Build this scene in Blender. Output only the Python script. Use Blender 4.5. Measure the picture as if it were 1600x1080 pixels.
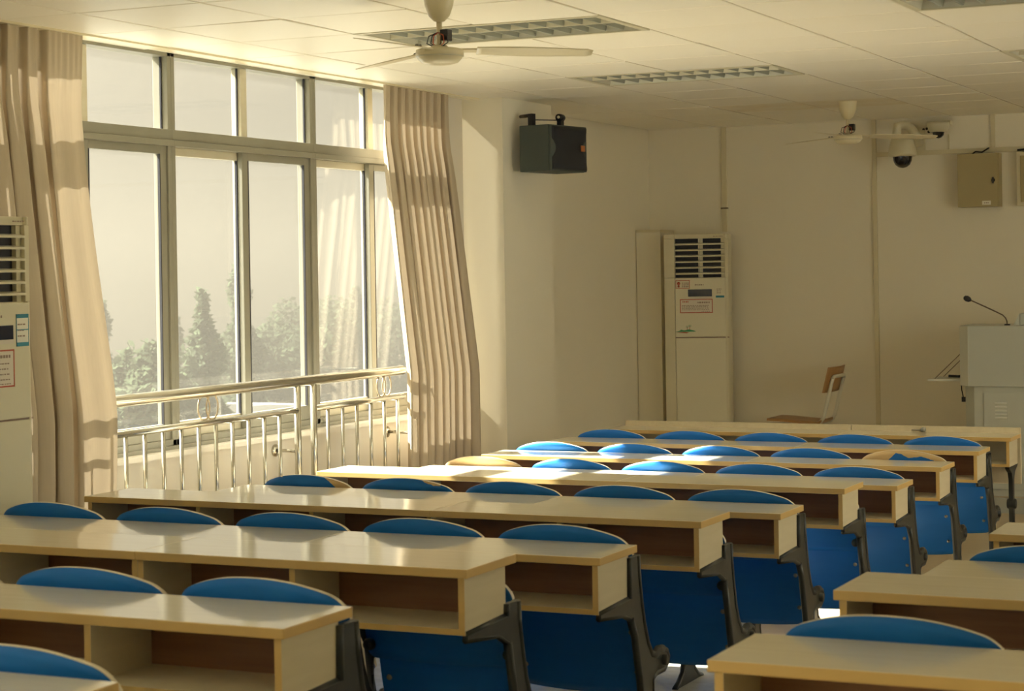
import bpy, bmesh, math, random
from math import sin, cos, pi, radians, sqrt
from mathutils import Vector, Matrix
random.seed(7)
for o in list(bpy.data.objects): bpy.data.objects.remove(o, do_unlink=True)
SC = bpy.context.scene
COL = SC.collection

# ------------------------------------------------------------------ camera
CAM = Vector((2.2584, -2.1632, 1.763))
YAW, PIT, ROL = .4386, -.0017, -.0162
Fv = Vector((-sin(YAW)*cos(PIT), cos(YAW)*cos(PIT), sin(PIT)))
r0 = Vector((cos(YAW), sin(YAW), 0)); u0 = r0.cross(Fv)
Rv = cos(ROL)*r0 + sin(ROL)*u0; Uv = -sin(ROL)*r0 + cos(ROL)*u0
cd = bpy.data.cameras.new('camera'); cam = bpy.data.objects.new('camera', cd); COL.objects.link(cam)
M = Matrix((Rv, Uv, -Fv)).transposed().to_4x4(); M.translation = CAM; cam.matrix_world = M
cd.sensor_width = 36; cd.sensor_fit = 'HORIZONTAL'; cd.lens = 36*3088.89/1600
cd.shift_y = (428.47-540)/1600
cd.clip_end = 500
cd.dof.use_dof = True; cd.dof.focus_distance = 10.5; cd.dof.aperture_fstop = 9
SC.camera = cam

# ------------------------------------------------------------------ light
SUN_DIR = Vector((1, .13, -.876)); SKY_COL = (1, .89, .71, 1); SKY_LEVEL = .57
w = bpy.data.worlds.new('sky'); SC.world = w; w.use_nodes = True
# hazy sky: forward scattering makes it brighter round the sun (Henyey-Greenstein, g = HG)
nt = w.node_tree; bg = nt.nodes['Background']; bg.inputs[0].default_value = SKY_COL
HG = .68; to_sun = -SUN_DIR.normalized()
tc = nt.nodes.new('ShaderNodeTexCoord'); dt = nt.nodes.new('ShaderNodeVectorMath'); dt.operation = 'DOT_PRODUCT'
dt.inputs[1].default_value = to_sun; nt.links.new(tc.outputs['Generated'], dt.inputs[0])
q1 = nt.nodes.new('ShaderNodeMath'); q1.operation = 'MULTIPLY_ADD'; q1.inputs[1].default_value = -2*HG; q1.inputs[2].default_value = 1+HG*HG; nt.links.new(dt.outputs['Value'], q1.inputs[0])
q2 = nt.nodes.new('ShaderNodeMath'); q2.operation = 'POWER'; q2.inputs[1].default_value = -1.5; nt.links.new(q1.outputs[0], q2.inputs[0])
q3 = nt.nodes.new('ShaderNodeMath'); q3.operation = 'MULTIPLY'; q3.inputs[1].default_value = SKY_LEVEL; nt.links.new(q2.outputs[0], q3.inputs[0])
nt.links.new(q3.outputs[0], bg.inputs[1])
sl = bpy.data.lights.new('sun', 'SUN'); sl.energy = 54.0; sl.angle = radians(.8); sl.color = (1, .95, .86)
so = bpy.data.objects.new('sun', sl); COL.objects.link(so); so.rotation_euler = SUN_DIR.to_track_quat('-Z', 'Y').to_euler()
so.location = (-12, 5, 12)
vs = SC.view_settings; vs.view_transform = 'Standard'; vs.look = 'None'; vs.gamma = 1; vs.exposure = 0.0; vs.use_curve_mapping = False
SC.cycles.max_bounces = 16; SC.cycles.diffuse_bounces = 10; SC.cycles.transparent_max_bounces = 16
SC.cycles.sample_clamp_indirect = 6

# ------------------------------------------------------------------ materials
MAT = {}
def srgb(r, g, b):
    f = lambda c: (c/255/12.92 if c/255 <= .04045 else ((c/255+.055)/1.055)**2.4)
    return (f(r), f(g), f(b), 1)
def mat(name, col, rough=.5, metal=0, noise=None, bump=None, spec=.5, coat=0, trans=None, coord='Object'):
    """noise=(scale xyz, amount, second colour or None); bump=(scale, strength)"""
    m = bpy.data.materials.new(name); m.use_nodes = True; nt = m.node_tree; b = nt.nodes['Principled BSDF']
    if len(col) == 3: col = (*col, 1)
    b.inputs['Base Color'].default_value = col; b.inputs['Roughness'].default_value = rough
    b.inputs['Metallic'].default_value = metal; b.inputs['Specular IOR Level'].default_value = spec
    if coat: b.inputs['Coat Weight'].default_value = coat; b.inputs['Coat Roughness'].default_value = .10; b.inputs['Coat IOR'].default_value = 1.52
    if noise or bump:
        tc = nt.nodes.new('ShaderNodeTexCoord')
    if noise:
        sc_, amt, col2 = noise
        mp = nt.nodes.new('ShaderNodeMapping'); mp.inputs['Scale'].default_value = sc_
        nt.links.new(tc.outputs[coord], mp.inputs[0])
        n = nt.nodes.new('ShaderNodeTexNoise'); n.inputs['Scale'].default_value = 1; n.inputs['Detail'].default_value = 5; n.inputs['Roughness'].default_value = .6
        nt.links.new(mp.outputs[0], n.inputs[0])
        rr = nt.nodes.new('ShaderNodeMapRange'); rr.inputs[1].default_value = .35; rr.inputs[2].default_value = .7
        rr.inputs[3].default_value = 0; rr.inputs[4].default_value = amt; nt.links.new(n.outputs[0], rr.inputs[0])
        mx = nt.nodes.new('ShaderNodeMix'); mx.data_type = 'RGBA'; mx.inputs[6].default_value = col
        c2 = col2 or tuple(c*.6 for c in col[:3]); mx.inputs[7].default_value = (*c2[:3], 1)
        nt.links.new(rr.outputs[0], mx.inputs[0]); nt.links.new(mx.outputs[2], b.inputs['Base Color'])
    if bump:
        n2 = nt.nodes.new('ShaderNodeTexNoise'); n2.inputs['Scale'].default_value = bump[0]; n2.inputs['Detail'].default_value = 4
        nt.links.new(tc.outputs['Object'], n2.inputs[0])
        bp = nt.nodes.new('ShaderNodeBump'); bp.inputs['Strength'].default_value = bump[1]; bp.inputs['Distance'].default_value = .004
        nt.links.new(n2.outputs[0], bp.inputs['Height']); nt.links.new(bp.outputs[0], b.inputs['Normal'])
    MAT[name] = m
    return m
def veil_glass():
    m = bpy.data.materials.new('veil_glass'); m.use_nodes = True; nt = m.node_tree; nt.nodes.clear()
    out = nt.nodes.new('ShaderNodeOutputMaterial')
    tr = nt.nodes.new('ShaderNodeBsdfTransparent'); tr.inputs[0].default_value = (.97, .98, .95, 1)
    tl = nt.nodes.new('ShaderNodeBsdfTranslucent'); tl.inputs[0].default_value = (.96, .94, .88, 1)  # translucent share added so sunlit panes veil the view and spread light indoors
    gl = nt.nodes.new('ShaderNodeBsdfGlossy'); gl.inputs[1].default_value = .02; gl.inputs[0].default_value = (.9, .9, .9, 1)
    tc = nt.nodes.new('ShaderNodeTexCoord'); n = nt.nodes.new('ShaderNodeTexNoise'); n.inputs['Scale'].default_value = 3; n.inputs['Detail'].default_value = 6
    nt.links.new(tc.outputs['Object'], n.inputs[0])
    rr = nt.nodes.new('ShaderNodeMapRange'); rr.inputs[3].default_value = .003; rr.inputs[4].default_value = .004
    nt.links.new(n.outputs[0], rr.inputs[0])
    m1 = nt.nodes.new('ShaderNodeMixShader'); nt.links.new(rr.outputs[0], m1.inputs[0]); nt.links.new(tr.outputs[0], m1.inputs[1]); nt.links.new(tl.outputs[0], m1.inputs[2])
    m2 = nt.nodes.new('ShaderNodeMixShader'); m2.inputs[0].default_value = .05
    nt.links.new(m1.outputs[0], m2.inputs[1]); nt.links.new(gl.outputs[0], m2.inputs[2]); nt.links.new(m2.outputs[0], out.inputs[0])
    MAT['glass'] = m
veil_glass()
MAT['sun_dimming_glass'] = MAT['glass'].copy(); MAT['sun_dimming_glass'].name = 'sun_dimming_glass'
for nd in MAT['sun_dimming_glass'].node_tree.nodes:
    if nd.type == 'BSDF_TRANSPARENT': nd.inputs[0].default_value = (.40, .39, .355, 1)  # transmission lowered only to set the sun's strength on the pillar
def cloth(name, col, tcol, fac):
    m = bpy.data.materials.new(name); m.use_nodes = True; nt = m.node_tree; nt.nodes.clear()
    out = nt.nodes.new('ShaderNodeOutputMaterial'); d = nt.nodes.new('ShaderNodeBsdfDiffuse'); t = nt.nodes.new('ShaderNodeBsdfTranslucent')
    tc = nt.nodes.new('ShaderNodeTexCoord'); mp = nt.nodes.new('ShaderNodeMapping'); mp.inputs['Scale'].default_value = (60, 60, 3)
    n = nt.nodes.new('ShaderNodeTexNoise'); n.inputs['Scale'].default_value = 1; n.inputs['Detail'].default_value = 3
    nt.links.new(tc.outputs['Object'], mp.inputs[0]); nt.links.new(mp.outputs[0], n.inputs[0])
    mx = nt.nodes.new('ShaderNodeMix'); mx.data_type = 'RGBA'; mx.inputs[6].default_value = (*col, 1); mx.inputs[7].default_value = (*[c*.86 for c in col], 1)
    nt.links.new(n.outputs[0], mx.inputs[0]); nt.links.new(mx.outputs[2], d.inputs[0]); t.inputs[0].default_value = (*tcol, 1)
    mix = nt.nodes.new('ShaderNodeMixShader'); mix.inputs[0].default_value = fac
    nt.links.new(d.outputs[0], mix.inputs[1]); nt.links.new(t.outputs[0], mix.inputs[2]); nt.links.new(mix.outputs[0], out.inputs[0])
    MAT[name] = m

mat('wall', (.84, .80, .67), .75, noise=((.9, .9, .5), .35, (.77, .71, .55)), bump=(30, .15))
mat('low_wall', (.68, .65, .59), .7, noise=((2.5, 2.5, 1.2), .5, (.70, .62, .47)), bump=(30, .15))
mat('far_wall', (.84, .80, .68), .75, noise=((.5, .5, .35), .3, (.77, .71, .55)), bump=(30, .12))
mat('tile', (.90, .87, .77), .42, noise=((.8, .8, .8), .25, (.85, .79, .64)), bump=(60, .1))
mat('tile_stained', (.88, .84, .72), .5, noise=((4, 4, 1), .7, (.78, .68, .48)))
mat('grid_bar', (.42, .32, .16), .6)
mat('floor_light', (.66, .64, .57), .25, noise=((14, 14, 14), .6, (.48, .44, .34)))
mat('floor_tan', (.58, .47, .31), .3, noise=((6, 30, 1), .6, (.48, .37, .23)))
mat('stage_grey', (.44, .46, .42), .4, metal=.2)
mat('alu', (.30, .29, .235), .45, metal=.25, noise=((3, 3, 1.5), .5, (.23, .215, .165)))
mat('alu_light', (.60, .56, .44), .45, metal=.1, noise=((8, 8, 30), .35, (.52, .46, .30)))
mat('gasket', (.03, .03, .04), .6)
mat('steel', (.64, .615, .53), .20, metal=.9)
mat('maple', (.80, .735, .56), .5, noise=((3.5, 40, 40), .55, (.71, .64, .47)), spec=.1, coat=1)
mat('maple_side', (.68, .60, .43), .4, noise=((30, 4, 30), .5, (.58, .50, .34)))
mat('edge_band', (.64, .43, .155), .4)
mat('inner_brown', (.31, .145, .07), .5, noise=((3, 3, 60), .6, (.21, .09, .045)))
mat('inner_white', (.66, .62, .50), .5)
mat('iron', (.026, .031, .032), .42, metal=.3, noise=((25, 25, 25), .5, (.055, .055, .048)))
mat('bolt', (.30, .30, .27), .35, metal=.8)
mat('blue', (.014, .155, .55), .42, noise=((5, 5, 40), .4, (.022, .185, .60)), spec=.22)
mat('ply_edge', (.74, .67, .54), .5)
mat('iron_brown', (.16, .12, .08), .5, metal=.2)
cloth('leaf', (.10, .125, .085), (.10, .13, .08), .5)
cloth('curtain', (.52, .445, .335), (.74, .59, .41), .042)
mat('ac_body', (.67, .62, .45), .35)
mat('ac_panel', (.72, .68, .52), .28)
mat('dark', (.008, .010, .022), .45)
mat('display', (.015, .022, .05), .2)
mat('sticker', (.72, .66, .56), .5)
mat('sticker_white', (.80, .78, .68), .5)
mat('red', (.50, .09, .04), .5)
mat('print', (.30, .22, .17), .6)
mat('cyan', (.03, .26, .36), .5)
mat('green', (.04, .28, .12), .5)
mat('speaker_box', (.060, .078, .072), .55, bump=(200, .3))
mat('speaker_grille', (.012, .015, .022), .6, bump=(900, .6))
mat('orange', (.42, .13, .035), .5)
mat('black', (.012, .012, .016), .4)
mat('fan_white', (.74, .67, .47), .3)
mat('fixture', (.62, .59, .45), .35, metal=.1)
mat('reflector', (.62, .61, .52), .35, metal=.2)
mat('louvre_grey', (.34, .36, .31), .4, metal=.2)
mat('tube', (.85, .84, .78), .3)
mat('conduit', (.68, .62, .44), .5)
mat('panel_box', (.40, .335, .17), .4)
mat('cam_white', (.66, .62, .46), .35)
mat('dome', (.006, .008, .016), .06, spec=.8)
mat('lectern', (.52, .545, .50), .4)
mat('lectern_light', (.68, .70, .64), .4)
mat('seat_wood', (.42, .235, .085), .4, noise=((20, 20, 4), .5, (.34, .17, .055)))
mat('tube_grey', (.72, .71, .62), .35, metal=.2)
mat('roof', (.30, .30, .28), .8, noise=((.3, .3, .3), .6, (.25, .25, .23)))
mat('parapet', (.34, .34, .32), .8)
mat('ground', (.05, .055, .04), .9)

mat('bounce_facade', (.33, .32, .285), .8)  # tone sets how much sun the added building sends back
mat('bark', (.16, .12, .08), .8)
mat('facade', (.22, .22, .21), .8)
mat('facade_window', (.16, .165, .165), .3)
mat('steel_ring', (.60, .50, .36), .3, metal=.8)

def worn_blue(name, pts, jag=.010, invert=False):
    """blue laminate with bare plywood showing above a height curve over x (object space, metres)"""
    m = MAT['blue'].copy(); m.name = name; nt = m.node_tree; b = nt.nodes['Principled BSDF']
    src = b.inputs['Base Color'].links[0].from_socket
    tc = nt.nodes.new('ShaderNodeTexCoord'); sx = nt.nodes.new('ShaderNodeSeparateXYZ'); nt.links.new(tc.outputs['Object'], sx.inputs[0])
    mr = nt.nodes.new('ShaderNodeMapRange'); mr.inputs[1].default_value = -.25; mr.inputs[2].default_value = .25; nt.links.new(sx.outputs[0], mr.inputs[0])
    fc = nt.nodes.new('ShaderNodeFloatCurve'); cm = fc.mapping; cu = cm.curves[0]
    cu.points[0].location = ((pts[0][0]+.25)/.5, (pts[0][1]+.3)/.4); cu.points[1].location = ((pts[-1][0]+.25)/.5, (pts[-1][1]+.3)/.4)
    for x, z in pts[1:-1]: cu.points.new((x+.25)/.5, (z+.3)/.4)
    for p in cu.points: p.handle_type = 'VECTOR'
    cm.update(); nt.links.new(mr.outputs[0], fc.inputs['Value'])
    n = nt.nodes.new('ShaderNodeTexNoise'); n.inputs['Scale'].default_value = 45; n.inputs['Detail'].default_value = 4; nt.links.new(tc.outputs['Object'], n.inputs[0])
    nz = nt.nodes.new('ShaderNodeMath'); nz.operation = 'MULTIPLY_ADD'; nz.inputs[1].default_value = jag*2; nz.inputs[2].default_value = -jag; nt.links.new(n.outputs[0], nz.inputs[0])
    z1 = nt.nodes.new('ShaderNodeMath'); z1.operation = 'ADD'; nt.links.new(sx.outputs[2], z1.inputs[0]); nt.links.new(nz.outputs[0], z1.inputs[1])
    th = nt.nodes.new('ShaderNodeMath'); th.operation = 'MULTIPLY_ADD'; th.inputs[1].default_value = .4; th.inputs[2].default_value = -.3; nt.links.new(fc.outputs[0], th.inputs[0])
    gt = nt.nodes.new('ShaderNodeMath'); gt.operation = 'GREATER_THAN'; nt.links.new(z1.outputs[0], gt.inputs[0]); nt.links.new(th.outputs[0], gt.inputs[1])
    mx = nt.nodes.new('ShaderNodeMix'); mx.data_type = 'RGBA'; nt.links.new(gt.outputs[0], mx.inputs[0]); nt.links.new(src, mx.inputs[6]); mx.inputs[7].default_value = (.60, .44, .235, 1)
    nt.links.new(mx.outputs[2], b.inputs['Base Color'])
    MAT[name] = m

# ------------------------------------------------------------------ mesh helpers
class MB:
    def __init__(s): s.v = []; s.f = []; s.m = []; s.sm = []
    def add(s, vs, fs, m=0, smooth=False):
        o = len(s.v); s.v += [tuple(p) for p in vs]
        for f in fs: s.f.append(tuple(i+o for i in f)); s.m.append(m); s.sm.append(smooth)
        return s
    def box(s, x0, x1, y0, y1, z0, z1, m=0):
        vs = [(x, y, z) for z in (z0, z1) for y in (y0, y1) for x in (x0, x1)]
        return s.add(vs, [(0, 2, 3, 1), (4, 5, 7, 6), (0, 1, 5, 4), (2, 6, 7, 3), (0, 4, 6, 2), (1, 3, 7, 5)], m)
    def obox(s, c, ax, ay, az, hx, hy, hz, m=0):
        c = Vector(c); ax, ay, az = Vector(ax), Vector(ay), Vector(az)
        vs = [c+ax*hx*i+ay*hy*j+az*hz*k for k in (-1, 1) for j in (-1, 1) for i in (-1, 1)]
        return s.add(vs, [(0, 2, 3, 1), (4, 5, 7, 6), (0, 1, 5, 4), (2, 6, 7, 3), (0, 4, 6, 2), (1, 3, 7, 5)], m)
    def prism(s, poly, axis, a, b, m=0, smooth=False):
        """poly in the two other axes (cyclic order: x->(y,z), y->(x,z), z->(x,y))"""
        def P(p, t): return {'x': (t, p[0], p[1]), 'y': (p[0], t, p[1]), 'z': (p[0], p[1], t)}[axis]
        n = len(poly); vs = [P(p, a) for p in poly]+[P(p, b) for p in poly]
        s.add(vs, [tuple(range(n-1, -1, -1)), tuple(range(n, 2*n))], m)
        o = len(s.v)-2*n
        for i in range(n):
            j = (i+1) % n; s.f.append((o+i, o+j, o+n+j, o+n+i)); s.m.append(m); s.sm.append(smooth)
        return s
    def tube(s, path, r, n=10, m=0, closed=False, caps=True):
        path = [Vector(p) for p in path]; L = len(path); rings = []
        rr = r if isinstance(r, (list, tuple)) else [r]*L
        up = None
        for i, p in enumerate(path):
            if closed: t = (path[(i+1) % L]-path[i-1])
            else: t = path[min(i+1, L-1)]-path[max(i-1, 0)]
            t.normalize()
            if up is None:
                up = Vector((0, 0, 1)) if abs(t.z) < .9 else Vector((1, 0, 0))
            a = t.cross(up)
            if a.length < 1e-4: a = t.cross(Vector((0, 1, 0)))
            a.normalize(); b = a.cross(t); up = b
            rings.append([p+a*rr[i]*cos(2*pi*k/n)+b*rr[i]*sin(2*pi*k/n) for k in range(n)])
        vs = [v for g in rings for v in g]; fs = []
        for i in range(L if closed else L-1):
            j = (i+1) % L
            for k in range(n): l = (k+1) % n; fs.append((i*n+k, i*n+l, j*n+l, j*n+k))
        s.add(vs, fs, m, True)
        if caps and not closed:
            o = len(s.v)-L*n; s.f += [tuple(o+k for k in range(n-1, -1, -1)), tuple(o+(L-1)*n+k for k in range(n))]; s.m += [m, m]; s.sm += [False, False]
        return s
    def lathe(s, prof, c=(0, 0, 0), n=28, m=0, axis='z', smooth=True):
        vs = []; c = Vector(c)
        for r, z in prof:
            for k in range(n):
                a = 2*pi*k/n; p = (r*cos(a), r*sin(a), z)
                if axis == 'y': p = (p[0], p[2], p[1])
                if axis == 'x': p = (p[2], p[0], p[1])
                vs.append(c+Vector(p))
        fs = [(i*n+k, i*n+(k+1) % n, (i+1)*n+(k+1) % n, (i+1)*n+k) for i in range(len(prof)-1) for k in range(n)]
        return s.add(vs, fs, m, smooth)
    def grid(s, fn, nu, nv, m=0, smooth=True, mfn=None):
        vs = [fn(i/nu, j/nv) for j in range(nv+1) for i in range(nu+1)]
        o = len(s.v); s.v += [tuple(p) for p in vs]
        for j in range(nv):
            for i in range(nu):
                a = o+j*(nu+1)+i; s.f.append((a, a+1, a+nu+2, a+nu+1)); s.m.append(mfn(i, j) if mfn else m); s.sm.append(smooth)
        return s
    def sheet(s, fn, nrm_t, nu, nv, m=0, medge=1):
        """closed curved board: fn(u,v)->point, nrm_t(u,v)->offset vector to the other face"""
        A = [fn(i/nu, j/nv) for j in range(nv+1) for i in range(nu+1)]
        B = [Vector(A[j*(nu+1)+i])+Vector(nrm_t(i/nu, j/nv)) for j in range(nv+1) for i in range(nu+1)]
        o = len(s.v); N = len(A); s.v += [tuple(p) for p in A]+[tuple(p) for p in B]; W = nu+1
        def q(f, mm, sm): s.f.append(f); s.m.append(mm); s.sm.append(sm)
        for j in range(nv):
            for i in range(nu):
                a = o+j*W+i; q((a, a+1, a+W+1, a+W), m, True); b = a+N; q((b, b+W, b+W+1, b+1), m, True)
        for i in range(nu):
            a = o+i; q((a+N, a+1+N, a+1, a), medge, False); a = o+nv*W+i; q((a, a+1, a+1+N, a+N), medge, False)
        for j in range(nv):
            a = o+j*W; q((a, a+W, a+W+N, a+N), medge, False); a = o+j*W+nu; q((a+N, a+W+N, a+W, a), medge, False)
        return s
    def mesh(s, name, mats, bevel=0, recalc=True):
        me = bpy.data.meshes.new(name); me.from_pydata(s.v, [], s.f)
        if isinstance(mats, str): mats = [mats]
        for q in mats: me.materials.append(MAT[q])
        me.polygons.foreach_set('material_index', s.m); me.polygons.foreach_set('use_smooth', s.sm); me.update()
        if recalc or bevel:
            bm = bmesh.new(); bm.from_mesh(me)
            if bevel:
                es = [e for e in bm.edges if len(e.link_faces) == 2 and e.calc_face_angle(0) > .6]
                bmesh.ops.bevel(bm, geom=es, offset=bevel, segments=2, affect='EDGES', profile=.6, clamp_overlap=True)
            bmesh.ops.recalc_face_normals(bm, faces=bm.faces); bm.to_mesh(me); bm.free()
        return me
    def build(s, name, mats, parent=None, loc=(0, 0, 0), bevel=0, recalc=True, rz=0):
        return place(name, s.mesh(name, mats, bevel, recalc), parent, loc, rz)
def place(name, me, parent=None, loc=(0, 0, 0), rz=0):
    o = bpy.data.objects.new(name, me); COL.objects.link(o); o.parent = parent; o.location = loc; o.rotation_euler = (0, 0, rz)
    return o
def tag(o, label=None, cat=None, group=None, kind=None):
    if label: o['label'] = label
    if cat: o['category'] = cat
    if group: o['group'] = group
    if kind: o['kind'] = kind
    return o
def thing(name, label, cat, loc=(0, 0, 0), rz=0, group=None):
    return tag(place(name, None, None, loc, rz), label, cat, group)
def struct(o, label=None): return tag(o, label, None, None, 'structure')

# ------------------------------------------------------------------ geometry constants
D = .883                                      # row spacing
WX = -3.53                                    # inner face of the window wall
FY = 13.05                                    # front wall
RX, BY = 4.4, -4.2                            # right wall, back wall
H = 2.9
TOPZ = {1: 1.0016, 2: 1.0016, 3: 1.0016, 4: .909, 5: .909, 6: .8312, 7: .8312, 8: .75, 9: .75, 10: .75, 11: .75}
TIER = [(BY, 2.56, .2516), (2.56, 4.33, .159), (4.33, 6.09, .0812)]   # raised floor: y0, y1, z

# ------------------------------------------------------------------ floor, walls
struct(MB().box(-4, RX+.1, 6.09, FY+.1, -.12, 0).build('floor', 'floor_tan'), 'tan floor in front of the lowest rows')
for (y0, y1, z), lab in zip(TIER, ('highest pale floor tier under the nearest desk rows', 'middle pale floor tier under the raised rows', 'lowest pale floor tier one step above the front floor')):
    struct(MB().box(-4, RX+.1, y0, y1, -.12, z).build('floor_step', 'floor_light'), lab)
st = struct(MB().box(-3.5, RX, 11.9, FY, 0, .1).build('floor_stage', 'floor_tan'), 'low teaching platform along the front wall')
MB().box(-3.5, RX, 11.885, 11.9, 0, .1).box(-3.5, RX, 11.875, 11.93, .085, .105).build('edge_trim', 'stage_grey', st)
struct(MB().box(-4, RX+.2, FY, FY+.2, -.1, H+.3).build('wall_front', 'far_wall'))
wl = MB().box(WX-.2, WX, BY, 9.55, -.1, .87).box(WX-.2, WX, 9.02, 9.445, .87, H+.3).box(WX-.2, WX, -.78, 3.42, .87, H+.3).box(WX-.2, WX, BY, -3.58, .87, H+.3)
struct(wl.build('wall_left', 'low_wall'))
struct(MB().box(WX-.2, WX+.05, BY, 9.5, .86, .885).build('trim_1', 'low_wall'), 'window sill ledge along the low wall')
struct(MB().box(-3.9, -3.265, 9.5, 10.29, -.1, H+.2).build('pillar_left', 'wall'))
struct(MB().box(-3.9, -3.62, 10.2, FY+.1, -.1, H+.3).build('wall_left_end', 'wall'))
# outside lintel over the windows
struct(MB().box(-3.71, WX-.02, BY, 9.55, H+.01, H+.35).build('trim_2', 'wall'), 'concrete lintel over the windows')
struct(MB().box(-4, RX+.2, BY-.2, BY, -.1, H+.3).build('wall_back', 'wall'))

# ------------------------------------------------------------------ windows
def window_bay(name, y0, y1, label, detail=True):
    """sliding window bay in the plane x=-.0 (local), x to the room"""
    w_ = place(name, None, None, (WX-.09, 0, 0)); struct(w_, label)
    zs, zt0, zt1, zt = .885, 2.425, 2.51, H+.01
    f = MB()
    f.box(-.045, .045, y0, y0+.032, zs, zt).box(-.045, .045, y1-.032, y1, zs, zt)
    f.box(-.05, .05, y0, y1, zt0+.03, zt1).box(-.05, .06, y0, y1, zt0, zt0+.03)
    f.box(-.045, .045, y0, y1, zs, zs+.05).box(-.05, .065, y0, y1, zs, zs+.02).box(-.045, .045, y0, y1, zt-.03, zt)
    f.build('frame', 'alu', w_, bevel=.003)
    ym = (y0+y1)/2
    MB().box(-.03, .03, ym-.03, ym+.03, zt1, zt-.03).build('mullion', 'alu_light', w_, bevel=.003)
    for a, b in ((y0+.032, ym-.03), (ym+.03, y1-.032)):
        MB().box(-.004, .004, a, b, zt1, zt-.03).build('pane', 'glass', w_)
        e = MB()
        e.box(.004, .012, a, a+.01, zt1, zt-.03).box(.004, .012, b-.01, b, zt1, zt-.03)
        e.build('bead', 'gasket', w_)
    for k, (a, b, x) in enumerate(((y0+.032, ym+.03, -.018), (ym-.03, y1-.032, .018))):
        s_ = MB()
        sw = .055
        s_.box(x-.015, x+.015, a, a+sw, zs+.05, zt0).box(x-.015, x+.015, b-sw, b, zs+.05, zt0)
        s_.box(x-.015, x+.015, a+sw, b-sw, zs+.05, zs+.13).box(x-.015, x+.015, a+sw, b-sw, zt0-.042, zt0)
        sash = s_.build('sash', 'alu' if k else 'alu_light', w_, bevel=.003)
        MB().box(x-.003, x+.003, a+sw, b-sw, zs+.13, zt0-.042).build('pane', 'glass', sash)
        g = MB().box(x+.003, x+.016, a+sw, a+sw+.007, zs+.13, zt0-.042).box(x+.003, x+.016, b-sw-.007, b-sw, zs+.13, zt0-.042)
        g.build('gasket', 'gasket', sash)
    return w_
n = 0
for i in range(4):
    y0 = 3.42+1.4*i; n += 1
    lab = ['window behind the drawn near curtain', 'sliding window just past the near curtain', 'middle sliding window with pale trees behind', 'sliding window beside the far gathered curtain'][i]
    window_bay('window_%d' % n, y0, y0+1.4, lab)
n += 1; w_ = struct(place('window_%d' % n, None, None, (WX-.09, 0, 0)), 'added slot window putting dimmed sun on the pillar')  # slot added to light the pillar face through a darkened pane
MB().box(-.02, .02, 9.445, 9.5, .885, .92).box(-.02, .02, 9.445, 9.5, H-.02, H+.01).build('frame', 'alu', w_)
MB().box(-.003, .003, 9.447, 9.499, .92, H-.02).build('pane', 'sun_dimming_glass', w_)
for i in range(2):
    y0 = -3.58+1.4*i
    n += 1; window_bay('window_%d' % n, y0, y0+1.4, ['rearmost window on the left side of the room', 'second rearmost window on the left side of the room'][i])

# right wall with a band of windows (outside the frame, daylight from the corridor side)
rw = MB(); RWIN = [(5.4, 7.4), (7.6, 9.8)]; zr0, zr1 = .9, 2.75
rw.box(RX, RX+.2, BY-.2, FY+.2, -.1, zr0).box(RX, RX+.2, BY-.2, FY+.2, zr1, H+.3)
edges = [BY-.2]+[q for a in RWIN for q in a]+[FY+.2]
for a, b in zip(edges[0::2], edges[1::2]): rw.box(RX, RX+.2, a, b, zr0, zr1)
struct(rw.build('wall_right', 'wall'))
for (a, b), lab in zip(RWIN, ('rear window in the right wall', 'front window in the right wall')):
    n += 1; w_ = struct(place('window_%d' % n, None, None, (RX+.1, 0, 0)), lab)
    f = MB().box(-.04, .04, a, a+.05, zr0, zr1).box(-.04, .04, b-.05, b, zr0, zr1).box(-.04, .04, a, b, zr0, zr0+.05).box(-.04, .04, a, b, zr1-.05, zr1).box(-.04, .04, (a+b)/2-.03, (a+b)/2+.03, zr0, zr1)
    f.build('frame', 'alu', w_)
    for p, q in ((a+.05, (a+b)/2-.03), ((a+b)/2+.03, b-.05)): MB().box(-.003, .003, p, q, zr0+.05, zr1-.05).build('pane', 'glass', w_)

# ------------------------------------------------------------------ ceiling
P = .634; GX0, GY0 = -2.387, 6.0
def gx(i): return GX0+P*i
def gy(j): return GY0+P*j
FIX = {}
LIGHTS = [(0, 0), (0, 4), (4, 0), (4, 4)]        # grid index of the near left cell, two cells wide
for li, (i, j) in enumerate(LIGHTS):
    FIX[(i, j)] = FIX[(i+1, j)] = li
ceil = MB(); zc = H+.012
iX = range(-2, 11); jY = range(-16, 12)
for i in iX:
    for j in jY:
        if (i, j) in FIX: continue
        x0, x1 = max(gx(i), WX-.08), min(gx(i+1), RX); y0, y1 = max(gy(j), BY), min(gy(j+1), FY)
        if x1-x0 < .01 or y1-y0 < .01: continue
        ceil.add([(x0, y0, zc), (x1, y0, zc), (x1, y1, zc), (x0, y1, zc)], [(0, 1, 2, 3)])
ceil.box(WX-.08, RX, BY, FY, H+.16, H+.2)
ceil_o = struct(ceil.build('ceiling', 'grid_bar', recalc=False))
variants = {}
def tile_mesh(wx, wy, v):
    key = (round(wx, 3), round(wy, 3), v)
    if key not in variants:
        r = random.Random(v*31+int(wx*100)); m = MB()
        hx, hy = wx/2-.0065, wy/2-.003
        c = [(-hx, -hy), (hx, -hy), (hx, hy), (-hx, hy)]; dz = [r.uniform(-.0035, .0025) for _ in c]
        lo = [(x, y, d) for (x, y), d in zip(c, dz)]; hi = [(x, y, .011) for x, y in c]
        ins = [(x*.985, y*.985, d-.002) for (x, y), d in zip(c, dz)]
        m.add(ins+lo+hi, [(3, 2, 1, 0)]+[(k, (k+1) % 4, 4+(k+1) % 4, 4+k) for k in range(4)]+[(4+k, 4+(k+1) % 4, 8+(k+1) % 4, 8+k) for k in range(4)])
        variants[key] = m.mesh('tile', 'tile' if v < 6 else 'tile_stained')
    return variants[key]
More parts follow.
